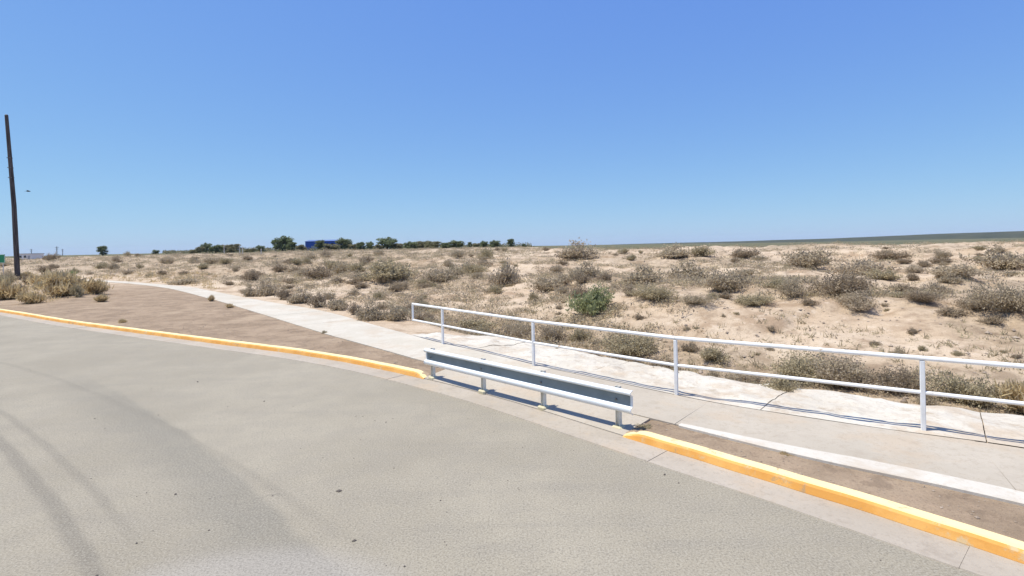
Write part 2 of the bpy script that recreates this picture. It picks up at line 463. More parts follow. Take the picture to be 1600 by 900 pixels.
def leaf_mat(name, a, c, d, tr=.15):
    def f(m, N, L, b, tc):
        g = G(N, L)
        oi = N.new('ShaderNodeObjectInfo'); ge = N.new('ShaderNodeNewGeometry')
        col = g.mix(ge.outputs['Random Per Island'], a, c)
        col = g.mix(g.m('MULTIPLY', .55, oi.outputs['Random']), col, d)
        L.new(col, b.inputs['Base Color'])
        t = N.new('ShaderNodeBsdfTranslucent'); L.new(col, t.inputs[0])
        ms = N.new('ShaderNodeMixShader'); ms.inputs[0].default_value = tr
        L.new(b.outputs[0], ms.inputs[1]); L.new(t.outputs[0], ms.inputs[2])
        L.new(ms.outputs[0], N['Material Output'].inputs[0])
    return mat(name, a, .8, extra=f, spec=.2)
L_grey = leaf_mat('grey_scrub_leaves', (.38, .305, .21), (.52, .43, .31), (.39, .325, .215), .42)
L_dark = leaf_mat('dark_scrub_leaves', (.28, .215, .145), (.41, .33, .23), (.34, .265, .18), .38)
L_olive = leaf_mat('olive_scrub_leaves', (.36, .30, .185), (.49, .42, .275), (.39, .32, .20), .42)
L_green = leaf_mat('green_shrub_leaves', (.27, .29, .13), (.40, .41, .22), (.32, .32, .16), .45)
L_straw = leaf_mat('straw_grass_blades', (.54, .42, .23), (.68, .54, .33), (.50, .39, .21), .42)
L_tree = leaf_mat('tree_leaves', (.14, .17, .085), (.22, .25, .13), (.19, .20, .10), .4)
L_tree2 = leaf_mat('dusty_tree_leaves', (.20, .19, .10), (.28, .26, .15), (.25, .21, .125), .35)
M_twig = mat('grey_twigs', (.24, .19, .135), .9)
M_trunk = mat('tree_bark', (.12, .09, .065), .95, ramp=[(.3, (.08, .06, .045)), (.7, (.16, .125, .09))], scale=8)

# ------------------------------------------------------------------ ground sheet
az = np.concatenate([np.linspace(R(-78), R(78), 560), np.linspace(R(78), R(282), 44)[1:-1]])
rad = [0.8]
while rad[-1] < 60: rad.append(rad[-1] * 1.0115 + .012)
while rad[-1] < 9000: rad.append(rad[-1] * 1.03)
rad = np.array(rad)
AZ, RR = np.meshgrid(az, rad)
GX = np.sin(AZ) * RR; GY = np.cos(AZ) * RR
GZ = zg(GX, GY)
gdk, garc = sdist(KB, GX, GY); gs, _ = sdist(FF, GX, GY)
nr, na = GX.shape
V = np.stack([GX, GY, GZ], -1).reshape(-1, 3)
idx = np.arange(nr * na).reshape(nr, na)
q = np.stack([idx[:-1, :], np.roll(idx, -1, 1)[:-1, :], np.roll(idx, -1, 1)[1:, :], idx[1:, :]], -1).reshape(-1, 4)[:, ::-1]
V = np.vstack([V, [[0, 0, -.09]]])
fan = [(int(idx[0, (i + 1) % na]), int(idx[0, i]), nr * na) for i in range(na)]
ground = mesh_obj('ground', V.tolist(), q.tolist() + fan, M_ground, smooth=True)
tag(ground, kind='structure')
att = ground.data.color_attributes.new('zone', 'FLOAT_COLOR', 'POINT')
verge = (sst(0, .3, gdk) * (1 - sst(-.6, .3, gs)))
verge = verge * (1 - .8 * sst(-24, -34, GX))
scr = np.clip(sst(-.05, .30, fbm(GX * .16, GY * .16, 4)) * sst(1, 6, gs), 0, 1) * .55
scr = np.maximum(scr, sst(1.4, 2.2, gs) * (1 - sst(4.5, 6.5, gs)) * sst(-7, -1.5, GX) * .7)
bearing = GX / np.maximum(RR, 1)
scr = np.maximum(scr, (1 - sst(-.35, .1, bearing)) * sst(2, 12, gs) * (.6 + .5 * np.clip(fbm(GX * .3 + 8, GY * .3, 4), -.5, .8)))
farm = sst(75, 130, RR + 25 * fbm(GX * .03, GY * .03, 3) - 150 * (1 - sst(.0, .16, bearing)))
colr = np.stack([verge, scr, farm, np.ones_like(farm)], -1).reshape(-1, 4)
colr = np.vstack([colr, [[1, 0, 0, 1]]]).astype(np.float32)
att.data.foreach_set('color', colr.ravel())

def _grid(x, y, *arrs):
    x = np.asarray(x, float); y = np.asarray(y, float)
    ang = np.arctan2(x, y); r = np.hypot(x, y)
    fa = np.interp(ang, az[:560], np.arange(560)); fr = np.interp(r, rad, np.arange(len(rad)))
    i = np.minimum(fr.astype(int), len(rad) - 2); j = np.minimum(fa.astype(int), 558)
    u = fr - i; v = fa - j
    return [(A[i, j] * (1 - u) * (1 - v) + A[i + 1, j] * u * (1 - v) + A[i, j + 1] * (1 - u) * v + A[i + 1, j + 1] * u * v) for A in arrs]
def zg(x, y): return _grid(x, y, GZ)[0]
gee, _ = sdist(EE, GX, GY)
def at(px, py):
    """walk along the sight line until it meets the ground"""
    u = (px - 800) / 800.0; v = (py - 385) / 800.0
    dn = v * _c + u * _s; rt = u * _c - v * _s
    d = np.geomspace(3, 900, 1600)
    zz = zg(rt * d, d); ray = CAM_H - dn * d
    hit = np.where(ray <= zz)[0]
    k = hit[0] if len(hit) else int(np.argmin(ray - zz))
    return float(rt * d[k]), float(d[k]), float(zz[k])

# ------------------------------------------------------------------ road, gutter, kerbs
sel = ASPH
ring = [tuple(p) for p in sel] + [(-110, 40), (-110, -45), (25, -45)]
tri = tessellate_polygon([[Vector((a, b, 0)) for a, b in ring]])
rv = [(a, b, 0.0) for a, b in ring]
rf = []
for t in tri:
    A, B, C = [Vector(rv[i]) for i in t]
    rf.append(t if (B - A).cross(C - A).z > 0 else (t[0], t[2], t[1]))
tag(mesh_obj('road', rv, rf, M_asph), kind='structure')

def strip(name, P, profile, m, parent=None, close=True, jit=None):
    """sweep a (offset to the left, z) profile along plan line P; offset/z may be functions of the index"""
    Nn = normals_left(P); k = len(profile(0)); v = []; f = []
    for i, (p, n) in enumerate(zip(P, Nn)):
        for o, z in profile(i): v.append((p[0] + n[0] * o, p[1] + n[1] * o, z))
    for i in range(len(P) - 1):
        for j in range(k - (0 if close else 1)):
            a = i * k + j; b = i * k + (j + 1) % k
            f.append((a, a + k, b + k, b))
    if close:
        f.append(tuple(range(k))); f.append(tuple(reversed(range((len(P) - 1) * k, len(P) * k))))
    o = mesh_obj(name, v, f, m, parent)
    return o
cum = np.concatenate([[0], np.cumsum(np.linalg.norm(np.diff(KB, axis=0), axis=1))])
def sub(P, cumm, a, b):
    pts = [np.array([np.interp(s, cumm, P[:, 0]), np.interp(s, cumm, P[:, 1])]) for s in np.arange(a, b, .08)] + [np.array([np.interp(b, cumm, P[:, 0]), np.interp(b, cumm, P[:, 1])])]
    return np.array(pts)
KA = cum[-1]
# gutter pan cast in bays with narrow joints
gm = MB()
s0 = 0.0
while s0 < KA - 1:
    s1 = min(s0 + 2.9 + random.uniform(-.2, .2), KA)
    P = sub(KB, cum, s0, s1 - .003); Nn = normals_left(P); v = []; f = []
    dz = random.uniform(-.003, .003)
    for p, n in zip(P, Nn):
        w = .42 + .02 * float(fbm(np.array(p[0] * 1.5), np.array(p[1] * 1.5), 3))
        for o, z in ((-w - .03, -.05), (-w, .012 + dz), (.03, .008 + dz), (.03, -.05)): v.append((p[0] + n[0] * o, p[1] + n[1] * o, z))
    for i in range(len(P) - 1):
        for j in range(3): f.append((i * 4 + j, i * 4 + j + 4, i * 4 + j + 5, i * 4 + j + 1))
    f += [(0, 1, 2, 3), tuple(len(P) * 4 - 4 + k for k in (3, 2, 1, 0))]
    gm.add(v, f); s0 = s1
tag(gm.build('gutter', M_gut), kind='structure')

def kerb_piece(a, b, label, taper_a, taper_b):
    P = sub(KB, cum, a, b); n = len(P)
    L = b - a
    def prof(i):
        s = i / (n - 1) * L
        h = KERB_H
        if taper_a: h = .012 + (h - .012) * min(1, (s + .08) / .35)
        if taper_b: h = min(h, .012 + (KERB_H - .012) * min(1, (L - s + .08) / .35))
        w = .006 * math.sin(s * 3.1) + .004 * math.sin(s * 7.7)
        return [(0.0 + w, -.08), (0.0 + w, .012), (.018 + w, h * .72), (.034 + w, h - .008), (.052 + w, h), (.155 + w, h + .002), (.168 + w, h - .01), (.17 + w, -.08)]
    o = strip('kerb', P, prof, M_yel)
    return tag(o, label, 'kerb', 'yellow painted kerbs along the road')
kerb_piece(0, GAP0 - .1, 'yellow painted kerb running from the near end of the guardrail to the right', False, True)
kerb_piece(GAP1 + .1, KA, 'long yellow painted kerb curving away to the left from the guardrail', True, False)
# flush concrete crossing behind the guard rail
P = sub(KB, cum, GAP0 - .1, GAP1 + .1)
def prof(i):
    p = P[i]
    d = float(abs(sdist(EE, np.array(p[0]), np.array(p[1]))[0]))
    return [(0.03, -.05), (.034, .022), (.09, .045), (d * .6, .07), (d + .03, .097), (d + .03, -.03)]
tag(strip('drain_crossing', P, prof, M_walkd), kind='structure')

# ------------------------------------------------------------------ concrete path: slabs between its two edges
ecum = np.concatenate([[0], np.cumsum(np.linalg.norm(np.diff(EE, axis=0), axis=1))])
def near_F(p):
    d = np.linalg.norm(FF - p, axis=1); i = int(np.argmin(d)); return FF[i]
pm = MB(); em = MB(); pmd = MB()
s0 = 0.0; joints = []
FFd = catmull(FF[::3], .05)
def nearF(p):
    d = np.linalg.norm(FFd - p, axis=1); return FFd[int(np.argmin(d))]
# start joints so one falls at pixel (1053,664)
_, jarc = sdist(EE, np.array([px2g(1053, 664, .1)[0]]), np.array([px2g(1053, 664, .1)[1]]))
first = float(jarc[0]) % 3.3
s0 = first - 3.3
k = 0
while s0 < ecum[-1]:
    a = max(0, s0 + .005); b = min(ecum[-1], s0 + 3.3 - .005)
    if b > a + .3:
        P = sub(EE, ecum, a, b); v = []; f = []
        dz = random.uniform(-.004, .004); mid = P[len(P) // 2]
        for p in P:
            q2 = nearF(p)
            for t, z in ((0, -.02), (0, .105), (.33, .108), (.66, .108), (1, .105), (1, -.02)):
                v.append((p[0] + (q2[0] - p[0]) * t, p[1] + (q2[1] - p[1]) * t, z + dz))
        for i in range(len(P) - 1):
            for j in range(5): f.append((i * 6 + j, i * 6 + j + 6, i * 6 + j + 7, i * 6 + j + 1))
        f += [tuple(range(6)), tuple(len(P) * 6 - 6 + k2 for k2 in (5, 4, 3, 2, 1, 0))]
        (pmd if mid[0] > -.8 else pm).add(v, f)
    s0 += 3.3; k += 1
pm.v and tag(pm.build('footpath', M_walk), kind='structure')
tag(pmd.build('footpath', M_walkd), kind='structure')
# bright edging strip along the near side of the right-hand walk
_, ea = sdist(EE, np.array([px2g(1062, 665, .1)[0]]), np.array([px2g(1062, 665, .1)[1]]))
P = sub(EE, ecum, 0, float(ea[0])); nP = len(P)
def prof(i):
    w = .03 + .21 * min(1.0, (nP - i) / 26.0)
    return [(-.04, -.02), (-.036, .112), (-.024, .120), (w, .121), (w + .012, .112), (w + .012, -.02)]
tag(strip('path_edging', P, prof, M_edge), kind='structure')

# ------------------------------------------------------------------ rough sloping concrete beyond the railing
fcum = np.concatenate([[0], np.cumsum(np.linalg.norm(np.diff(FF, axis=0), axis=1))])
_, fa = sdist(FF, np.array([px2g(640, 523, .1)[0]]), np.array([px2g(640, 523, .1)[1]]))
fa = float(fa[0])
am = MB(); s0 = 0.0
NFs = normals_left(smooth_poly(FF, 200))
while s0 < fa:
    s1 = min(s0 + random.choice([2.4, 2.9, 3.3]), fa)
    if fa - s1 < 1.0: s1 = fa
    ss_ = np.linspace(s0 + .005, s1 - .005, max(6, int((s1 - s0) / .09)))
    Pc = np.array([[np.interp(s, fcum, FF[:, 0]), np.interp(s, fcum, FF[:, 1])] for s in ss_]); Nn = np.array([[np.interp(s, fcum, NFs[:, 0]), np.interp(s, fcum, NFs[:, 1])] for s in ss_])
    dz = random.uniform(-.012, .012); v = []; f = []
    nc = 18
    for i, (p, n) in enumerate(zip(Pc, Nn)):
        W = 1.95 + .22 * float(fbm(np.array(ss_[i] * .9), np.array(3.3), 4))
        W *= (1 - .45 * float(sst(fa - 2.0, fa, np.array(ss_[i]))))
        for j in range(nc + 1):
            t = j / nc; o = .03 + t * W
            x = p[0] + n[0] * o; y = p[1] + n[1] * o
            z = .104 - .10 * t ** 1.1 + (.06 * float(fbm(np.array(x * 3.1), np.array(y * 3.1), 3)) * min(1, t * 5)) + dz * min(1, t * 4)
            if j == nc: z -= .02
            v.append((x, y, z))
        v.append((p[0] + n[0] * (.03 + W), p[1] + n[1] * (.03 + W), -.40))
    k = nc + 2
    for i in range(len(Pc) - 1):
        for j in range(k - 1): f.append((i * k + j, i * k + k + j, i * k + k + j + 1, i * k + j + 1))
    am.add(v, f); s0 = s1
tag(am.build('concrete_apron', M_apron, smooth=False), kind='structure')

# ------------------------------------------------------------------ guard rail
def w_section():
    pts = []   # (outward, z) from top to bottom, 0.31 m tall, two ridges
    ctrl = [(0.000, .312), (.018, .311), (.040, .303), (.053, .290), (.055, .276), (.050, .262), (.022, .247), (.006, .238), (.003, .170),
            (.006, .108), (.022, .098), (.050, .082), (.055, .066), (.055, .050), (.048, .030), (.025, .010), (0.0, 0.0)]
    return ctrl
gl = np.array(px2g(664, 585, .0)); gr_ = np.array(px2g(990, 676, .0))
# beam runs straight between its ends
gl = np.array(px2g(677, 590, .04)); gr_ = np.array(px2g(967, 668, .04))
gd = (gr_ - gl); gL = float(np.linalg.norm(gd)); gd /= gL
gn = np.array([gd[1], -gd[0]])
if gn @ np.array([0, -1]) < 0: gn = -gn          # faces the road
root = empty('guardrail', (gl[0], gl[1], 0.0))
tag(root, 'short white guardrail with a dark slate band on four stub posts beside the road', 'guardrail')
sec = w_section(); th = .004
zb = .275
v = []; f = []
stn = [-.14, -.115, gL * .33, gL * .66, gL + .215, gL + .24]
ns = len(sec) * 2
for s in stn:
    for o, z in sec: v.append(np.array([*(gd * s + gn * (o + .045)), zb + z]))
    for o, z in reversed(sec): v.append(np.array([*(gd * s + gn * (o + .045 - th)), zb + z]))
for i in range(len(stn) - 1):
    for j in range(ns): f.append((i * ns + j, i * ns + (j + 1) % ns, (i + 1) * ns + (j + 1) % ns, (i + 1) * ns + j))
for base in (0, (len(stn) - 1) * ns):
    for j in range(len(sec) - 1): f.append((base + j, base + j + 1, base + ns - 2 - j, base + ns - 1 - j))
beam = mesh_obj('beam', v, f, M_galv, root, smooth=False)
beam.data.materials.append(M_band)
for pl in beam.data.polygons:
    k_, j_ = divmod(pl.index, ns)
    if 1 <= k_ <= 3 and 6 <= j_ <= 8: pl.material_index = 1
# end lips
for s in (-.145, gL + .245):
    e = MB()
    for o in range(len(sec) - 1):
        a = np.array([*(gd * s + gn * (sec[o][0] + .045)), zb + sec[o][1]]); b = np.array([*(gd * s + gn * (sec[o + 1][0] + .045)), zb + sec[o + 1][1]])
        e.tube(a, b, .008, n=6)
    e.build('end_lip', M_white, root)
Mr = Matrix.Rotation(math.atan2(gd[1], gd[0]), 3, 'Z')
gposts = [px2g(a, b, .04) for a, b in ((677, 590), (753, 612), (848, 637), (967, 668))]
for i, p in enumerate(gposts):
    s = float((np.array(p) - gl) @ gd); c = gd * s
    m = MB()
    H = zb + .325
    m.box((c[0], c[1], H / 2 - .05), (.052, .006, H + .1), Mr)
    for sx in (-1, 1):
        cc = c + gd * (sx * .0285)
        m.box((cc[0], cc[1], H / 2 - .05), (.006, .06, H + .1), Mr)
    po = m.build('post', M_post, root)
    b = MB(); cb = c + gn * .035
    b.box((cb[0], cb[1], zb + .156), (.11, .016, .24), Mr); b.build('spacer_block', M_bolt, root)
    b = MB(); a0 = c + gn * .04; a1 = c + gn * .064
    b.tube((*a0, zb + .156), (*a1, zb + .156), .016, n=6); b.build('bolt', M_bolt, root)
    ft = MB(); ft.box((c[0], c[1], .03), (.16, .14, .08), Mr, bev=.02); ft.build('footing', M_cream, root)

# ------------------------------------------------------------------ white railing
rp = [px2g(a, b, .1) for a, b in ((1443, 672), (1057, 617), (834, 572), (692, 538))]
rp = [np.array(p) for p in rp]
rend = rp[-1] + (rp[-1] - rp[-2]) / np.linalg.norm(rp[-1] - rp[-2]) * 1.45
rdir0 = (rp[0] - rp[1]) / np.linalg.norm(rp[0] - rp[1])
right = [rp[0] + rdir0 * 3.15, rp[0] + rdir0 * 6.3]
root = empty('pedestrian_railing', (rp[1][0], rp[1][1], .1))
tag(root, 'white two-rail tubular railing between the concrete path and the ditch', 'railing')
O = rp[1]
Ht = .90; Hm = .47
def RP(p, z): return (p[0] - O[0], p[1] - O[1], z)
allp = right[::-1] + rp
for p in allp:
    m = MB(); m.box(RP(p, Ht / 2 - .03), (.052, .052, Ht + .0), Matrix.Rotation(math.atan2(rdir0[1], rdir0[0]), 3, 'Z'), bev=.006); m.build('post', M_white, root)
for nm, h, r in (('top_rail', Ht, .030), ('lower_rail', Hm, .024)):
    m = MB(); pts = [RP(p, h) for p in allp + [rend]]
    for i in range(len(pts) - 1): m.tube(pts[i], pts[i + 1], r, n=10)
    m.build(nm, M_white, root, smooth=False)
m = MB(); m.tube(RP(rend, Hm - .024), RP(rend, Ht + .028), .028, n=10); m.build('end_bar', M_white, root)

# ------------------------------------------------------------------ shrubs
def gen_shrub(n_stem, n_leaf, leaf, spread, h, up, seed, blade=False):
    rg = np.random.default_rng(seed)
    lv = []; lf = []; sv = MB()
    tips = []
    lob = [(rg.uniform(-1.15, 1.15) * spread, rg.uniform(-.9, .9) * spread, rg.uniform(.4, 1.0)) for _ in range(6)]
    for i in range(n_stem):
        a = rg.uniform(0, 2 * math.pi); t = rg.uniform(.1, 1.0) ** .6
        hh = h * (1 - up * t * t) * rg.uniform(.62, 1.05)
        k = lob[int(rg.integers(0, 6))]
        ex = math.cos(a) * t * spread * .62 + k[0] * .55; ey = math.sin(a) * t * spread * .62 + k[1] * .55
        hh *= k[2]
        p0 = np.array([math.cos(a) * .1 * spread * rg.random() * .3 + k[0] * .08, math.sin(a) * .03 * spread + k[1] * .08, -.04])
        p2 = np.array([ex, ey, hh]); p1 = (p0 + p2) / 2 + np.array([ex * .12, ey * .12, hh * .12])
        pts = [(1 - s) ** 2 * p0 + 2 * s * (1 - s) * p1 + s * s * p2 for s in (0, .35, .7, 1)]
        tips.append(pts)
        if i % 2 == 0: sv.path([Vector(p) for p in pts], [.012, .009, .006, .003], n=4)
    per = n_leaf // n_stem
    for p0, pa, pb, pc in tips:
        for _ in range(per):
            s = rg.uniform(.12, 1.0) ** .75
            if s < .35: c = p0 + (pa - p0) * s / .35
            elif s < .7: c = pa + (pb - pa) * (s - .35) / .35
            else: c = pb + (pc - pb) * (s - .7) / .3
            c = c + rg.normal(0, .055 + .05 * s, 3) * np.array([1, 1, .8]) * h * .9
            if c[2] < 0.0: c[2] = rg.uniform(0, .05)
            d = rg.normal(0, 1, 3); d[2] = abs(d[2]) * (3 if blade else 1.0) + .3; d /= np.linalg.norm(d)
            w = np.cross(d, rg.normal(0, 1, 3)); w /= np.linalg.norm(w)
            L = leaf * rg.uniform(.6, 1.5); W = L * (.10 if blade else .34)
            n = len(lv)
            lv += [c - w * W, c + w * W, c + d * L + w * W * .4, c + d * L - w * W * .4]
            lf.append((n, n + 1, n + 2, n + 3))
    return lv, lf, sv

PROTO = {}
def make_proto(key, name, lm, args):
    lv, lf, sv = gen_shrub(*args)
    me = bpy.data.meshes.new(name + '_leaves'); me.from_pydata([tuple(p) for p in lv], [], lf); me.update(); me.materials.append(lm)
    ms = bpy.data.meshes.new(name + '_stems'); ms.from_pydata(sv.v, [], sv.f); ms.update(); ms.materials.append(M_twig)
    PROTO.setdefault(key, []).append((me, ms))
for k in range(3):
    make_proto('grey', 'scrub', L_grey, (60, 3300, .065, .95, 1.0, .55, 20 + k))
    make_proto('dark', 'scrub', L_dark, (60, 3300, .065, .95, 1.0, .55, 30 + k))
    make_proto('olive', 'scrub', L_olive, (56, 3000, .070, .95, 1.0, .55, 40 + k))
for k in range(2):
    make_proto('grey_fine', 'scrub', L_grey, (90, 8200, .038, .95, 1.0, .55, 70 + k))
    make_proto('dark_fine', 'scrub', L_dark, (90, 8200, .038, .95, 1.0, .55, 80 + k))
    make_proto('olive_fine', 'scrub', L_olive, (90, 8200, .040, .95, 1.0, .55, 90 + k))
make_proto('green', 'shrub', L_green, (70, 5200, .060, .85, 1.0, .5, 50))
for k in range(2): make_proto('straw', 'tussock', L_straw, (70, 2200, .20, .8, .85, .35, 60 + k, True))

def plant(kind, x, y, z, w, h, label, group=None, cat=None, parts=True):
    me, ms = random.choice(PROTO[kind + '_fine' if (kind + '_fine') in PROTO and w > 1.0 and y < 17 else kind])
    nm = {'straw': 'grass_tussock'}.get(kind, 'shrub')
    rz = random.uniform(0, 6.28)
    sc = (w / 1.75, w / 1.75 * random.uniform(.8, 1.0), h / .95)
    cat = cat or ('grass tussock' if kind == 'straw' else 'shrub')
    if parts:
        e = empty(nm, (x, y, z - .02), rz); e.scale = sc
        o = bpy.data.objects.new('foliage', me); COL.objects.link(o); o.parent = e
        o = bpy.data.objects.new('stem', ms); COL.objects.link(o); o.parent = e
    else:
        e = bpy.data.objects.new(nm, me); COL.objects.link(e); e.location = (x, y, z - .02); e.rotation_euler = (0, 0, rz); e.scale = sc
    tag(e, label, cat, group)
    return e

# (px, base py, width px, height px, kind, label)
SH = [
 (900, 405, 58, 27, 'grey', 'rounded grey-brown shrub breaking the skyline at the top of the sand rise'),
 (1050, 403, 62, 20, 'grey', 'broad low grey shrub on the skyline where the far hill begins to rise'),
 (1095, 399, 34, 15, 'olive', 'small olive shrub on the skyline beside the broad low grey one'),
 (976, 396, 22, 9, 'olive', 'tiny olive shrub on the skyline right of the rounded grey-brown one'),
 (1160, 405, 34, 16, 'dark', 'dark wiry shrub at the top of the bare sandy slope'),
 (1184, 407, 30, 12, 'grey', 'small pale shrub touching the dark wiry one on the bare sandy slope'),
 (912, 433, 50, 24, 'grey', 'grey shrub uphill of the bright green shrub'),
 (947, 441, 28, 16, 'dark', 'small brown shrub just uphill and right of the bright green shrub'),
 (1000, 445, 66, 30, 'grey', 'wide domed grey shrub in the middle of the sandy slope'),
 (1077, 437, 56, 28, 'grey', 'grey shrub on the slope right of the wide domed one'),
 (1138, 455, 56, 32, 'grey', 'bushy grey shrub at the left edge of the bare sand clearing'),
 (1132, 466, 24, 12, 'dark', 'small brown shrub in front of the bushy grey one by the sand clearing'),
 (858, 455, 46, 22, 'grey', 'low grey-brown shrub left of the bright green shrub'),
 (925, 490, 58, 44, 'green', 'bright green leafy shrub alone on the sand behind the railing'),
 (1018, 466, 62, 22, 'olive', 'flat spreading olive shrub right of the bright green shrub'),
 (1085, 473, 40, 17, 'grey', 'low grey shrub on pale sand below the flat olive one'),
 (1182, 476, 54, 18, 'olive', 'low spreading olive shrub at the foot of the sand clearing'),
 (790, 447, 46, 48, 'grey', 'tallest grey shrub in the middle distance, left of the bright green shrub'),
 (812, 523, 46, 25, 'grey', 'grey shrub seen between the rails right above the guardrail'),
 (862, 531, 36, 25, 'grey', 'small grey shrub in the ditch just right of the second full railing post'),
 (905, 533, 30, 20, 'olive', 'small olive shrub in the ditch between two railing posts'),
 (980, 556, 96, 38, 'olive', 'long low olive shrub filling the ditch behind the lower rail'),
 (1078, 548, 30, 15, 'dark', 'small dark shrub in the ditch beside the third full railing post'),
 (1112, 562, 44, 20, 'olive', 'low olive shrub in the ditch right of the third full railing post'),
 (1262, 419, 54, 30, 'grey', 'upright grey shrub at the top left of the big shrub clump'),
 (1350, 429, 70, 32, 'grey', 'wide pale grey shrub at the top of the big shrub clump'),
 (1318, 461, 86, 44, 'dark', 'large dark shrub, biggest of the clump on the right-hand slope'),
 (1240, 463, 42, 26, 'grey', 'grey shrub at the left foot of the big shrub clump'),
 (1390, 405, 36, 14, 'dark', 'small dark shrub on the crest above the big shrub clump'),
 (1376, 437, 46, 18, 'olive', 'yellowish olive shrub on the right edge of the big shrub clump'),
 (1488, 433, 64, 20, 'grey', 'flat grey shrub on bright sand near the right of the view'),
 (1263, 477, 26, 12, 'dark', 'tiny dark shrub below the big shrub clump'),
 (1345, 483, 66, 28, 'grey', 'rounded grey shrub in front of the large dark one'),
 (1428, 438, 24, 13, 'dark', 'tiny dark shrub left of the flat grey one'),
 (1412, 457, 32, 14, 'dark', 'small brown shrub halfway up the slope right of the big clump'),
 (1440, 472, 42, 22, 'dark', 'dark brown shrub in front of the taller pale one on the right slope'),
 (1462, 459, 32, 26, 'grey', 'taller pale shrub behind the dark brown one on the right slope'),
 (1525, 481, 60, 20, 'dark', 'low dark shrub under the patch of bright bare sand'),
 (1592, 486, 84, 58, 'grey', 'large grey shrub cut by the right edge of the view'),
 (1572, 419, 66, 38, 'grey', 'pale grey shrub up on the crest at the right edge'),
 (1472, 406, 22, 16, 'grey', 'tiny pale shrub on the right-hand crest'),
 (1490, 493, 42, 14, 'dark', 'flat dark shrub at the foot of the right slope'),
 (1545, 504, 34, 13, 'dark', 'small flat dark shrub nearest the foot of the right slope'),
 (1425, 521, 18, 10, 'dark', 'tiny dark shrub alone on pale sand above the top rail'),
 (1245, 592, 120, 42, 'olive', 'big olive shrub in the ditch left of the nearest railing post'),
 (1335, 603, 120, 46, 'grey', 'big grey shrub in the ditch behind the lower rail'),
 (1405, 612, 70, 44, 'dark', 'dark shrub in the ditch touching the nearest railing post'),
 (1515, 632, 110, 52, 'olive', 'big olive shrub in the ditch right of the nearest railing post'),
 (1598, 645, 100, 52, 'straw', 'yellow tussock in the ditch at the right edge of the view'),
 (415, 462, 46, 26, 'grey', 'grey shrub leaning over the path where it narrows'),
 (390, 463, 26, 20, 'grey', 'small grey shrub left of the one leaning over the path'),
 (445, 468, 28, 20, 'dark', 'brown shrub by the path right of the grey leaning one'),
 (470, 474, 36, 24, 'grey', 'low grey shrub midway along the scrubby edge of the path'),
 (500, 480, 30, 24, 'dark', 'dark upright shrub midway along the scrubby edge of the path'),
 (530, 484, 34, 26, 'grey', 'grey shrub at the path edge before the widest grey shrub'),
 (556, 492, 26, 20, 'dark', 'small brown shrub at the path edge'),
 (580, 500, 40, 30, 'grey', 'grey-brown shrub touching the wide shrub at the railing end'),
 (618, 500, 52, 30, 'grey', 'wide grey shrub at the left end of the white railing'),
 (656, 502, 20, 12, 'dark', 'tiny dark shrub inside the end bay of the railing'),
 (672, 505, 20, 13, 'dark', 'small dark shrub just left of the first full railing post'),
 (740, 515, 52, 18, 'olive', 'low olive shrub between the first two full railing posts'),
 (615, 436, 80, 28, 'olive', 'wide olive shrub spreading over the bank below the treeline'),
 (570, 411, 20, 11, 'dark', 'small dark shrub on the pale cut bank below the treeline'),
 (690, 441, 46, 22, 'grey', 'grey shrub halfway up the bank left of the tallest grey shrub'),
 (462, 426, 32, 10, 'dark', 'flat dark shrub on the left bank'),
 (458, 443, 26, 10, 'dark', 'flat dark shrub under the other one on the left bank'),
 (290, 444, 44, 13, 'grey', 'low grey shrub behind the far bend of the path'),
 (12, 468, 46, 36, 'straw', 'yellowish tussock at the left edge below the leaning pole'),
 (52, 474, 34, 22, 'straw', 'yellow tussock nearest the kerb on the weedy mound'),
 (100, 462, 62, 36, 'straw', 'widest tussock in the middle of the weedy mound'),
 (72, 444, 44, 24, 'straw', 'tussock right of the foot of the leaning pole'),
 (148, 459, 34, 22, 'straw', 'tussock at the right end of the weedy mound'),
 (158, 472, 24, 12, 'straw', 'small dry tussock on the bare verge beside the mound'),
 (44, 444, 18, 14, 'dark', 'dark little shrub at the foot of the leaning pole'),
 (122, 464, 22, 20, 'olive', 'olive shrub within the weedy mound'),
 (110, 432, 16, 9, 'green', 'small green shrub on top of the weedy mound'),
 (330, 471, 13, 10, 'straw', 'dry weed sprouting at the near edge of the narrow path'),
 (358, 481, 16, 7, 'straw', 'flat dry weed on the verge beside the narrow path'),
 (192, 504, 16, 6, 'straw', 'dry weed growing against the back of the far kerb'),
 (508, 521, 12, 5, 'olive', 'tiny weed at the near edge of the pale path'),
 (1228, 711, 22, 8, 'straw', 'small dry weed against the bright edging of the walk'),
 (1010, 668, 30, 6, 'olive', 'flat weed at the near end of the guardrail'),
]
placed = []
for px, py, w, h, kind, lab in SH:
    x, y, z = at(px, py)
    D = y
    plant(kind, x, y, z, w * D / 800 * (1.3 if 30 < w < 90 else 1.05), h * D / 800 * 1.15, lab)
    placed.append((x, y, w * D / 1600))
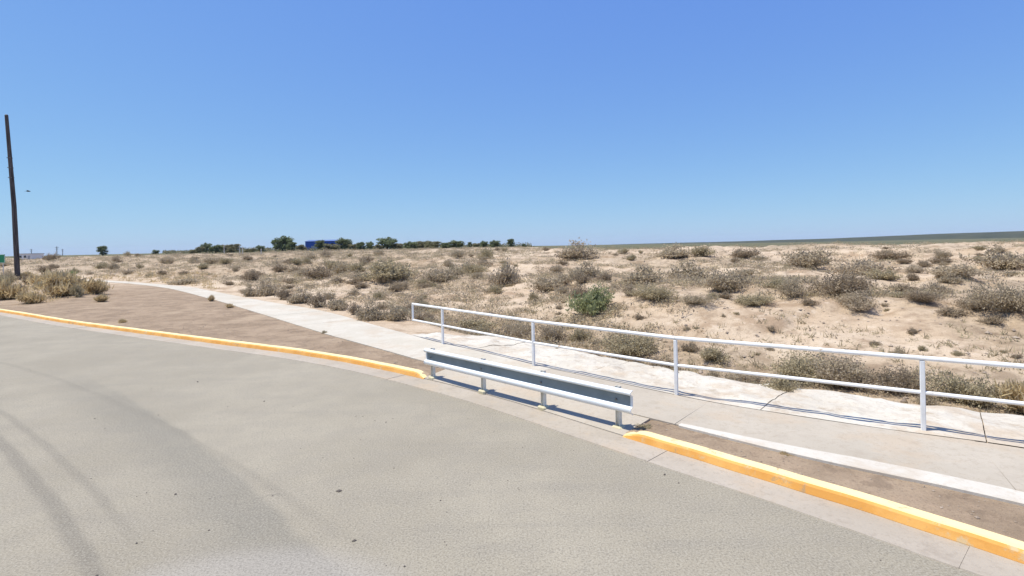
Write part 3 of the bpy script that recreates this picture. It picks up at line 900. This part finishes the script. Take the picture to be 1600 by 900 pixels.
# countless others: the 200 largest as shrubs of their own, kept by zone
def scatter(n, xr, yr, cond, wr, kinds, label, group, parts, minsep=1.0):
    k = 0; tries = 0
    while k < n and tries < n * 60:
        tries += 1
        px = random.uniform(*xr); py = random.uniform(*yr)
        x, y, z = at(px, py)
        if y > 260: continue
        s = float(_grid(x, y, gs)[0])
        if not cond(x, y, s, px, py): continue
        w = random.uniform(*wr) * (1 + .008 * y)
        if any((x - a) ** 2 + (y - b) ** 2 < ((w * .5 + c) * minsep * .75) ** 2 for a, b, c in placed): continue
        plant(random.choice(kinds), x, y, z, w, w * random.uniform(.38, .62), label, group, parts=parts)
        placed.append((x, y, w / 2)); k += 1
scatter(70, (-20, 800), (399, 440), lambda x, y, s, a, b: s > 3, (.6, 1.7), ['grey', 'dark', 'olive', 'grey'], 'small scrub bush dotted over the left-hand sandy bank below the treeline', 'scrub on the left bank', False)
scatter(36, (300, 700), (440, 498), lambda x, y, s, a, b: s > .7, (.35, .8), ['grey', 'dark', 'dark', 'olive'], 'little brown scrub bush in the dense fringe beyond the pale path', 'scrub fringe beyond the path', False, .6)
scatter(62, (760, 1620), (388, 470), lambda x, y, s, a, b: s > 6, (.3, 1.0), ['grey', 'dark', 'olive'], 'small scattered scrub bush on the open right-hand sandy slope', 'scrub on the right slope', False)
scatter(22, (640, 1620), (470, 560), lambda x, y, s, a, b: s > 5, (.14, .40), ['dark', 'grey', 'olive'], 'tiny scrub bush on the pale flat sand behind the railing', 'tiny scrub on the sand flat', False)
scatter(22, (640, 1620), (500, 640), lambda x, y, s, a, b: 1.75 < s < 3.6, (.3, .7), ['dark', 'grey', 'olive'], 'little scrub bush in the ditch beyond the rough concrete', 'scrub in the ditch', False, .6)
scatter(16, (-30, 165), (420, 468), lambda x, y, s, a, b: s < -1.9, (.5, 1.2), ['straw', 'straw', 'olive', 'grey'], 'small dry tussock among others on the weedy mound', 'weeds on the mound', False, .6)

# dry tufts and stones nobody could count
def tufts(name, n, mat_, xr, yr, cond, size, seed):
    rg = np.random.default_rng(seed); lv = []; lf = []
    k = 0
    PX = rg.uniform(*xr, n); 
    for i in range(n):
        r = math.exp(rg.uniform(math.log(yr[0]), math.log(yr[1]))); a = rg.uniform(R(xr[0]), R(xr[1]))
        x = math.sin(a) * r; y = math.cos(a) * r
        PX[i] = 0; lf.append((x, y))
    A = np.array(lf); Z = zg(A[:, 0], A[:, 1]); S, K, E_ = _grid(A[:, 0], A[:, 1], gs, gdk, gee)
    dens = fbm(A[:, 0] * .3, A[:, 1] * .3, 3)
    lv = []; ff = []
    for (x, y), z, s, kk, e, dn in zip(A, Z, S, K, E_, dens):
        if not cond(x, y, s, kk, e, dn): continue
        sz = size * rg.uniform(.5, 1.4) * (1 + .012 * y)
        for _ in range(9):
            c = np.array([x, y, z - .01]) + rg.normal(0, sz * .35, 3) * np.array([1, 1, 0])
            d = rg.normal(0, .7, 3); d[2] = abs(d[2]) + .5; d /= np.linalg.norm(d); w = np.cross(d, rg.normal(0, 1, 3)); w /= np.linalg.norm(w)
            L = sz * rg.uniform(.5, 1.2); W = sz * .07
            m = len(lv); lv += [c - w * W, c + w * W, c + d * L]; ff.append((m, m + 1, m + 2))
    return tag(mesh_obj(name, lv, ff, mat_), kind='stuff')
tufts('dry_grass', 9000, L_olive, (-50, 48), (9, 120), lambda x, y, s, k, e, d: s > 2.2 and d > -.05, .13, 5)
tufts('straw_grass', 2600, L_straw, (-56, -30), (24, 70), lambda x, y, s, k, e, d: (k > 2.5 and s < -1.6 and x < -24 and x < -.80 * y) or (s > .4 and s < 6), .22, 6)
tufts('verge_litter', 3500, L_straw, (-50, 48), (4, 40), lambda x, y, s, k, e, d: k > .3 and e < -.05 and d > -0.05, .028, 8)

def low_scrub(n, seed):
    rg = np.random.default_rng(seed)
    a = rg.uniform(R(-52), R(48), n); r = np.exp(rg.uniform(math.log(12), math.log(210), n))
    X = np.sin(a) * r; Y = np.cos(a) * r; Z = zg(X, Y); S = _grid(X, Y, gs)[0]
    B = X / r; dn = fbm(X * .22 + 31, Y * .22, 4)
    lv = []; ff = []
    for x, y, z, s_, b_, q_ in zip(X, Y, Z, S, B, dn):
        if s_ < 2.1: continue
        th = -.32 if b_ < -.05 else .03
        if q_ < th + .1 * (s_ > 6 and b_ > .2): continue
        w = rg.uniform(.12, .34) * (1 + .02 * y); h = w * rg.uniform(.35, .6)
        for _ in range(46):
            t = rg.normal(0, .42, 2) * w; hh = max(0, h * (1 - (t[0] ** 2 + t[1] ** 2) / (w * w) * .6)) * rg.random()
            c = np.array([x + t[0], y + t[1], z + hh])
            d = rg.normal(0, 1, 3); d[2] = abs(d[2]) + .3; d /= np.linalg.norm(d); v = np.cross(d, rg.normal(0, 1, 3)); v /= np.linalg.norm(v)
            L = w * rg.uniform(.10, .24); Wd = L * .28; m = len(lv)
            lv += [c - v * Wd, c + v * Wd, c + d * L]; ff.append((m, m + 1, m + 2))
    return lv, ff
lv, ff = low_scrub(12000, 21)
tag(mesh_obj('low_scrub', lv, ff, L_grey), kind='stuff')
lv, ff = low_scrub(9000, 22)
tag(mesh_obj('dry_brush', lv, ff, L_olive), kind='stuff')

def stones(name, n, m, rr, cond, size, seed, label=None):
    rg = np.random.default_rng(seed)
    a = rg.uniform(R(-50), R(48), n); r = np.exp(rg.uniform(math.log(rr[0]), math.log(rr[1]), n))
    X = np.sin(a) * r; Y = np.cos(a) * r; Z = zg(X, Y); S, K, E_ = _grid(X, Y, gs, gdk, gee)
    v = []; f = []
    base = np.array([(1, 0, 0), (-1, 0, 0), (0, 1, 0), (0, -1, 0), (0, 0, 1), (0, 0, -1)], float)
    tri_ = [(0, 2, 4), (2, 1, 4), (1, 3, 4), (3, 0, 4), (2, 0, 5), (1, 2, 5), (3, 1, 5), (0, 3, 5)]
    for x, y, z, s, k, e in zip(X, Y, Z, S, K, E_):
        if not cond(x, y, s, k, e): continue
        sz = size * rg.lognormal(0, .45) * (1 + .01 * y)
        b = base * (1 + rg.normal(0, .25, (6, 3))) * sz * np.array([1, .9, .6]); an = rg.uniform(0, 6.28)
        ca, sa = math.cos(an), math.sin(an)
        n0 = len(v)
        zz = z if k > .1 else 0.0
        for p in b: v.append((x + p[0] * ca - p[1] * sa, y + p[0] * sa + p[1] * ca, zz + p[2] + sz * .25))
        f += [tuple(i + n0 for i in t) for t in tri_]
    return tag(mesh_obj(name, v, f, m), kind='stuff')
M_stone = mat('pebble_stone', (.3, .24, .18), .9, ramp=[(.3, (.22, .165, .12)), (.7, (.42, .34, .27))], scale=1.5)
stones('pebbles', 7000, M_stone, (6, 60), lambda x, y, s, k, e: s > 1.7 or False, .022, 9)
stones('verge_gravel', 9000, M_stone, (4, 30), lambda x, y, s, k, e: k > .17 and e < .02 and s < 0, .009, 19)
M_grit = mat('road_grit', (.12, .1, .085), .9)
stones('road_grit', 260, M_grit, (3, 12), lambda x, y, s, k, e: k < -.5, .006, 10)

# ------------------------------------------------------------------ leaning utility pole and other uprights
bx, by, bz = at(28, 437)
D = by
ux, uz = (10 - 800) / 800 * D, None
def above(px, py, D):
    u = (px - 800) / 800; v = (py - 385) / 800
    return ((u * _c - v * _s) * D, D, CAM_H - (v * _c + u * _s) * D)
tx, ty, tz = above(10, 180, D)
pe = empty('utility_pole', (bx, by, bz)); tag(pe, 'tall dark wooden utility pole leaning left at the left edge', 'utility pole')
m = MB(); T = Vector((tx - bx, 0, tz - bz))
mid = T * .45 + Vector((.10, 0, 0))
m.tube(Vector((0, 0, -.5)), mid, .175, .15, n=14, cap=True); m.tube(mid, T, .15, .11, n=14)
m.build('shaft', M_pole, pe, smooth=False)
m = MB(); m.tube(T + Vector((0, 0, -.02)), T + Vector((0, 0, .05)), .118, .08, n=14); m.build('cap', M_bolt, pe)
for h in (.62, .68, .74):
    m = MB(); p = T * h + Vector((.1 * (1 - h), 0, 0)); m.box(p, (.34 - .1 * h, .32 - .1 * h, .05)); m.build('band', M_bolt, pe)

# small far poles with crossarms
def far_pole(px, ptop, pbase, D, label):
    x0, _, z0 = above(px, pbase, D); x1, _, z1 = above(px, ptop, D)
    z0 = float(zg(np.array(x0), np.array(D))); e = empty('utility_pole', (x0, D, z0)); tag(e, label, 'utility pole', 'distant utility poles')
    m = MB(); m.tube((0, 0, -.5), (0, 0, z1 - z0), .22, .16, n=6); m.build('shaft', M_pole, e)
    m = MB(); m.box((0, 0, z1 - z0 - .7), (2.4, .16, .16)); m.box((0, 0, z1 - z0 - 1.7), (1.8, .16, .16)); m.build('crossarm', M_pole, e)
far_pole(89, 385, 399, 330, 'distant wooden pole, taller of the pair on the left skyline')
far_pole(98, 389, 399, 420, 'distant wooden pole, shorter of the pair on the left skyline')
far_pole(49, 389, 399, 400, 'faint distant wooden pole above the small white building')

# pale posts before the trees
M_ppost = mat('pale_concrete_post', (.55, .52, .46), .8, ramp=[(.3, (.48, .45, .39)), (.7, (.60, .57, .51))], scale=3)
def pale_post(px, ptop, D, label, arm=False):
    x0, _, z1 = above(px, ptop, D)
    z0 = float(zg(np.array(x0), np.array(float(D)))); e = empty('post', (x0, D, z0)); tag(e, label, 'post', 'pale posts below the treeline')
    e.name = 'marker_post'
    m = MB(); m.tube((0, 0, -.3), (0, 0, z1 - z0 - .12), .13, .10, n=8); m.build('shaft', M_ppost, e)
    m = MB(); m.box((0, 0, z1 - z0 - .06), (.30, .30, .12), bev=.03); m.build('cap', M_ppost, e)
pale_post(374.5, 383.5, 150, 'pale upright post, taller of two standing together before the trees')
pale_post(379, 385.5, 160, 'pale upright post, shorter of two standing together before the trees')
pale_post(408, 389, 120, 'short stout pale post alone below the tall round tree')
pale_post(350, 382, 170, 'thin pale post in front of the leftmost tree clump')

# green road sign at the left edge
M_sgreen = mat('green_sign_sheeting', (.02, .22, .10), .5, ramp=[(.3, (.015, .20, .09)), (.7, (.03, .25, .12))], scale=2)
D = 62.0
sx, _, sz = above(0, 405, D)
sg = empty('road_sign', (sx, D, float(zg(np.array(sx), np.array(D))))); tag(sg, 'green rectangular road sign on two legs at the left edge', 'road sign')
z0 = sg.location.z
top = above(4, 397.5, D)[2] - z0; bot = above(4, 411, D)[2] - z0
m = MB(); m.box((-.35, 0, (top + bot) / 2), (1.9, .05, top - bot), bev=.01); m.build('panel', M_sgreen, sg)
m = MB()
for a, b in (((-.35, top), 1.9), ((-.35, bot), 1.9)): m.box((a[0], -.035, a[1] + (.03 if a[1] == bot else -.03)), (b - .06, .012, .03))
for x in (-1.27, .57): m.box((x, -.035, (top + bot) / 2), (.03, .012, top - bot - .12))
m.build('border', M_white, sg)
for x in (-.95, .3):
    m = MB(); m.box((x, .07, top / 2 - .2), (.09, .06, top + .2)); m.build('leg', M_ppost, sg)

# small white building
M_wall = mat('white_plaster', (.7, .69, .66), .8, ramp=[(.3, (.66, .65, .62)), (.7, (.75, .74, .71))], scale=1)
M_glass = mat('dark_window_glass', (.05, .06, .07), .15, spec=.5)
M_roofg = mat('grey_sheet_roof', (.35, .36, .38), .6, ramp=[(.3, (.3, .31, .33)), (.7, (.4, .41, .43))], scale=2)
D = 150.0
x0 = above(27, 400, D)[0]; x1 = above(49, 400, D)[0]; zt = above(40, 398, D)[2]
zb0 = float(zg(np.array((x0 + x1) / 2), np.array(D)))
wb = empty('white_building', ((x0 + x1) / 2, D, zb0)); tag(wb, 'small low white building beyond the mound by the leaning pole', 'building')
W = x1 - x0; H = max(1.8, zt - zb0)
m = MB(); m.box((0, 2, H / 2 - .3), (W, 4, H + .6)); m.build('wall', M_wall, wb)
m = MB(); m.box((0, 2, H + .08), (W + .3, 4.3, .14)); m.build('roof', M_roofg, wb)
for x in (-W * .28, W * .05):
    m = MB(); m.box((x, -.01, H * .58), (.7, .06, .6)); fr = m.build('window', M_glass, wb)
    m = MB(); m.box((x, -.04, H * .58 - .35), (.85, .12, .08)); m.build('sill', M_ppost, fr)
m = MB(); m.box((W * .33, -.01, H * .36), (.7, .06, H * .72)); m.build('door', M_roofg, wb)

# blue industrial shed
def _blue(m, N, L, b, tc):
    g = G(N, L); P = tc.outputs['Object']
    sep = N.new('ShaderNodeSeparateXYZ'); L.new(P, sep.inputs[0])
    w = g.m('SINE', g.m('MULTIPLY', sep.outputs[0], 12.0))
    col = g.mix(g.ss(-.9, .9, w), (.035, .09, .36), (.055, .13, .45))
    L.new(col, b.inputs['Base Color'])
M_blue = mat('blue_sheet_wall', (.04, .1, .4), .55, extra=_blue)
M_blue2 = mat('blue_sheet_roof', (.09, .14, .34), .5, ramp=[(.3, (.08, .12, .30)), (.7, (.12, .17, .36))], scale=.6)
D = 330.0
x0 = above(477, 385, D)[0]; x1 = above(530, 385, D)[0]; cx = (x0 + x1) / 2
zb0 = float(zg(np.array(cx), np.array(D))); H = above(490, 377, D)[2] - zb0; W = x1 - x0
bb = empty('blue_shed', (cx, D, zb0)); tag(bb, 'long blue sheet-metal shed showing among the trees on the skyline', 'building')
m = MB(); m.box((0, 7, H / 2 - .5), (W, 14, H + 1)); m.build('wall', M_blue, bb)
m = MB()
m.add([(-W / 2 - .3, -.4, H), (W / 2 + .3, -.4, H), (W / 2 + .3, 7, H + .9), (-W / 2 - .3, 7, H + .9), (W / 2 + .3, 14.4, H), (-W / 2 - .3, 14.4, H),
       (-W / 2 - .3, -.4, H - .15), (W / 2 + .3, -.4, H - .15), (W / 2 + .3, 14.4, H - .15), (-W / 2 - .3, 14.4, H - .15)],
      [(0, 1, 2, 3), (3, 2, 4, 5), (0, 3, 5), (1, 4, 2), (6, 7, 1, 0), (8, 9, 5, 4), (9, 6, 0, 5), (7, 8, 4, 1), (6, 9, 8, 7)])
m.build('roof', M_blue2, bb)
m = MB(); m.box((-W * .25, -.04, 1.7), (3.4, .1, 3.4)); m.build('door', M_roofg, bb)
for x in (-W * .02, W * .14, W * .30):
    m = MB(); m.box((x, -.04, H * .7), (1.8, .1, .9)); m.build('window', M_glass, bb)

# ------------------------------------------------------------------ trees on the skyline
def gen_tree(seed, slim=1.0):
    rg = np.random.default_rng(seed); lv = []; lf = []; tk = MB()
    H = 1.0
    tk.path([Vector((0, 0, -.05)), Vector((.02, 0, .2)), Vector((0, .02, .45))], [.045, .034, .022], n=7)
    cl = []
    for i in range(38):
        a = rg.uniform(0, 6.28); t = rg.uniform(.15, 1) ** .6; zc = rg.uniform(.14, .88)
        rr = .40 * slim * math.sqrt(max(.05, 1 - ((zc - .52) / .5) ** 2)) * t
        c = np.array([math.cos(a) * rr, math.sin(a) * rr, zc]); cl.append((c, rg.uniform(.11, .19)))
        if i % 2 == 0: tk.tube((0, .01, min(.42, zc * .6)), c, .014, .005, n=5)
    for c, r in cl:
        for _ in range(95):
            d = rg.normal(0, 1, 3); d /= np.linalg.norm(d); p = c + d * r * rg.uniform(.35, 1.05) * np.array([1.15, 1.15, .8])
            u = rg.normal(0, 1, 3); u /= np.linalg.norm(u); w = np.cross(u, rg.normal(0, 1, 3)); w /= np.linalg.norm(w)
            s = rg.uniform(.016, .038); n = len(lv)
            lv += [p - w * s, p + u * s, p + w * s, p - u * s]; lf.append((n, n + 1, n + 2, n + 3))
    return lv, lf, tk
TP = []
for i, (sd, sl, mm) in enumerate(((1, 1, L_tree), (2, .8, L_tree), (3, 1.15, L_tree2), (4, .95, L_tree2))):
    lv, lf, tk = gen_tree(sd, sl)
    me = bpy.data.meshes.new('crown'); me.from_pydata([tuple(p) for p in lv], [], lf); me.update(); me.materials.append(mm)
    ms = bpy.data.meshes.new('trunk'); ms.from_pydata(tk.v, [], tk.f); ms.update(); ms.materials.append(M_trunk)
    TP.append((me, ms))
TR = [
 (160, 384, 13, 1, 'small lone dark tree standing out on the far left skyline'),
 (243, 390, 9, 0, 'tiny round tree between the lone tree and the leftmost clump'),
 (303, 389, 12, 2, 'lowest pale bush-like tree at the left tip of the leftmost clump'),
 (313, 384, 10, 2, 'brownish tree second from the left in the leftmost clump'),
 (322, 379, 14, 0, 'tallest tree of the leftmost clump'),
 (337, 382, 15, 0, 'green tree in the middle of the leftmost clump'),
 (354, 381, 17, 2, 'dusty tree on the left of the two pale posts'),
 (366, 381, 16, 3, 'dusty tree directly behind the two pale posts'),
 (391, 388, 16, 3, 'low tree right of the two pale posts'),
 (406, 383, 12, 0, 'small round tree above the short stout post'),
 (441, 368, 24, 0, 'tall round dark tree, highest on the skyline'),
 (456, 378, 16, 1, 'shorter tree leaning against the tallest dark one'),
 (471, 382, 14, 3, 'low dusty tree touching the left end of the blue shed'),
 (500, 375, 16, 1, 'dark tree in front of the middle of the blue shed'),
 (518, 381, 22, 3, 'low dusty tree in front of the right half of the blue shed'),
 (538, 371, 20, 0, 'dark round tree at the right end of the blue shed'),
 (553, 380, 14, 2, 'low tree just right of the dark tree by the blue shed'),
 (564, 378, 13, 1, 'narrow dark tree in the gap before the broad round tree'),
 (578, 377, 11, 0, 'thin dark tree nearest the left of the broad round tree'),
 (590, 382, 13, 3, 'lowest tree under the left side of the broad round tree'),
 (605, 370, 27, 0, 'broad round dark tree in the middle of the treeline'),
 (622, 379, 13, 2, 'small pale tree at the right side of the broad round tree'),
 (641, 377, 19, 0, 'flat-topped tree left of the widest dusty tree'),
 (660, 375, 24, 2, 'widest dusty brown-green tree of the treeline'),
 (677, 377, 22, 3, 'dusty tree overlapping the widest one on its right'),
 (696, 379, 16, 1, 'low dark tree between the dusty pair and the next round tree'),
 (713, 375, 21, 0, 'rounded dark tree right of the dusty pair'),
 (734, 378, 8, 1, 'thinnest tree of the treeline'),
 (747, 379, 14, 2, 'low dusty tree right of the thinnest one'),
 (756, 376, 11, 0, 'dark tree rising behind the low dusty one near the right end of the treeline'),
 (773, 375, 15, 0, 'dark round tree next to last at the right end of the treeline'),
 (798, 373, 11, 1, 'isolated dark tree ending the treeline on the right'),
 (818, 381, 7, 1, 'tiny tree barely visible right of the isolated one'),
]
for px, ptop, w, kind, lab in TR:
    D = random.uniform(255, 310)
    x0, _, zt = above(px, ptop, D)
    zb0 = float(zg(np.array(x0), np.array(D)))
    e = empty('tree', (x0, D, zb0), random.uniform(0, 6.28)); tag(e, lab, 'tree', 'trees along the skyline')
    Ht_ = max(1.5, (zt - zb0) / .98); ww = w * D / 800 / .84 * 1.15
    e.scale = (ww, ww, Ht_)
    o = bpy.data.objects.new('crown', TP[kind][0]); COL.objects.link(o); o.parent = e
    o = bpy.data.objects.new('trunk', TP[kind][1]); COL.objects.link(o); o.parent = e
# low far woodland beneath them
rg = np.random.default_rng(77); lv = []; lf = []
for i in range(5200):
    t = rg.random(); D = rg.uniform(300, 420); px = rg.uniform(255, 830)
    x0 = (px - 800) / 800 * D; z0 = float(0)
    lv.append((x0, D)); 
A = np.array(lv); Z = zg(A[:, 0], A[:, 1]); lv = []
for (x, y), z in zip(A, Z):
    hh = 2.6 * (.5 + float(fbm(np.array(x * .05), np.array(y * .02), 3)) ) + .6
    for _ in range(3):
        p = np.array([x, y, z + rg.uniform(0, max(.4, hh))]) + rg.normal(0, .5, 3) * np.array([1, 1, 0])
        u = rg.normal(0, 1, 3); u /= np.linalg.norm(u); w = np.cross(u, rg.normal(0, 1, 3)); w /= np.linalg.norm(w); s = rg.uniform(.2, .5)
        n = len(lv); lv += [p - w * s, p + u * s, p + w * s, p - u * s]; lf.append((n, n + 1, n + 2, n + 3))
tag(mesh_obj('distant_scrub', lv, lf, L_tree2), kind='stuff')

# ------------------------------------------------------------------ far hill on the right
M_hill = mat('scrub_covered_hill', (.12, .12, .08), .95, ramp=[(.35, (.028, .033, .014)), (.55, (.050, .052, .024)), (.75, (.075, .072, .038))], scale=.012, detail=8)
ha = np.linspace(R(8), R(75), 150); hr = np.linspace(1900, 4300, 40)
HA, HR = np.meshgrid(ha, hr)
HX = np.sin(HA) * HR; HY = np.cos(HA) * HR
u = np.tan(HA)   # ~ (px-800)/800
prof_h = np.interp(u, [.14, .20, .42, .62, .8, 1.0, 1.4, 3.0], [-8, 1, 5, 10, 24, 32, 40, 44])
t = (HR - 1900) / (3000 - 1900)
HZ = -10 + (prof_h * (HY / 3000) / np.cos(0) + 10) * sst(0, 1, t) + 2.5 * fbm(HX * .004, HY * .004, 5) * sst(.1, .6, t)
hv = np.stack([HX, HY, HZ], -1).reshape(-1, 3); ii = np.arange(HX.size).reshape(HX.shape)
hf = np.stack([ii[:-1, :-1], ii[1:, :-1], ii[1:, 1:], ii[:-1, 1:]], -1).reshape(-1, 4)
tag(mesh_obj('hills', hv.tolist(), hf.tolist(), M_hill, smooth=True), kind='structure')

# ------------------------------------------------------------------ bird
M_bird = mat('dark_feathers', (.03, .03, .035), .8)
D = 38.0
x0, _, z0 = above(44, 299, D)
be = empty('bird', (x0, D, z0), R(25)); tag(be, 'small dark bird flying in the open sky right of the leaning pole', 'bird')
m = MB()
prof_b = [(-.14, .004), (-.10, .018), (-.04, .034), (.03, .036), (.07, .024), (.10, .026), (.125, .016), (.15, .002)]
n = 8; v = []; f = []
for x, r in prof_b:
    for i in range(n): v.append((x, r * math.cos(2 * math.pi * i / n), r * .9 * math.sin(2 * math.pi * i / n)))
for k in range(len(prof_b) - 1):
    for i in range(n): f.append((k * n + i, k * n + (i + 1) % n, (k + 1) * n + (i + 1) % n, (k + 1) * n + i))
def plate(pts, t=.008):
    nn = len(pts); vv = [(a, b, c + t / 2) for a, b, c in pts] + [(a, b, c - t / 2) for a, b, c in pts]
    return vv, [tuple(range(nn)), tuple(reversed(range(nn, 2 * nn)))] + [(i, nn + i, nn + (i + 1) % nn, (i + 1) % nn) for i in range(nn)]
m.add(v, f); m.build('body', M_bird, be, smooth=True)
for sgn in (-1, 1):
    w = MB(); w.add(*plate([(.06, sgn * .02, .01), (.07, sgn * .15, .06), (.0, sgn * .32, .05), (-.03, sgn * .30, .045), (-.03, sgn * .14, .05), (-.05, sgn * .02, .01)])); w.build('wing', M_bird, be)
w = MB(); w.add(*plate([(-.12, -.012, 0), (-.12, .012, 0), (-.21, .045, 0), (-.20, 0, 0), (-.21, -.045, 0)])); w.build('tail', M_bird, be)

# ------------------------------------------------------------------ haze
hb = MB(); hb.box((0, 0, 45), (19000, 19000, 130))
M_haze = bpy.data.materials.new('thin_air'); M_haze.use_nodes = True
N = M_haze.node_tree.nodes; N.remove(N['Principled BSDF'])
pv = N.new('ShaderNodeVolumePrincipled'); pv.inputs['Color'].default_value = (.80, .88, 1, 1); pv.inputs['Density'].default_value = .00004
M_haze.node_tree.links.new(pv.outputs[0], N['Material Output'].inputs['Volume'])
tag(hb.build('haze', M_haze), kind='stuff')
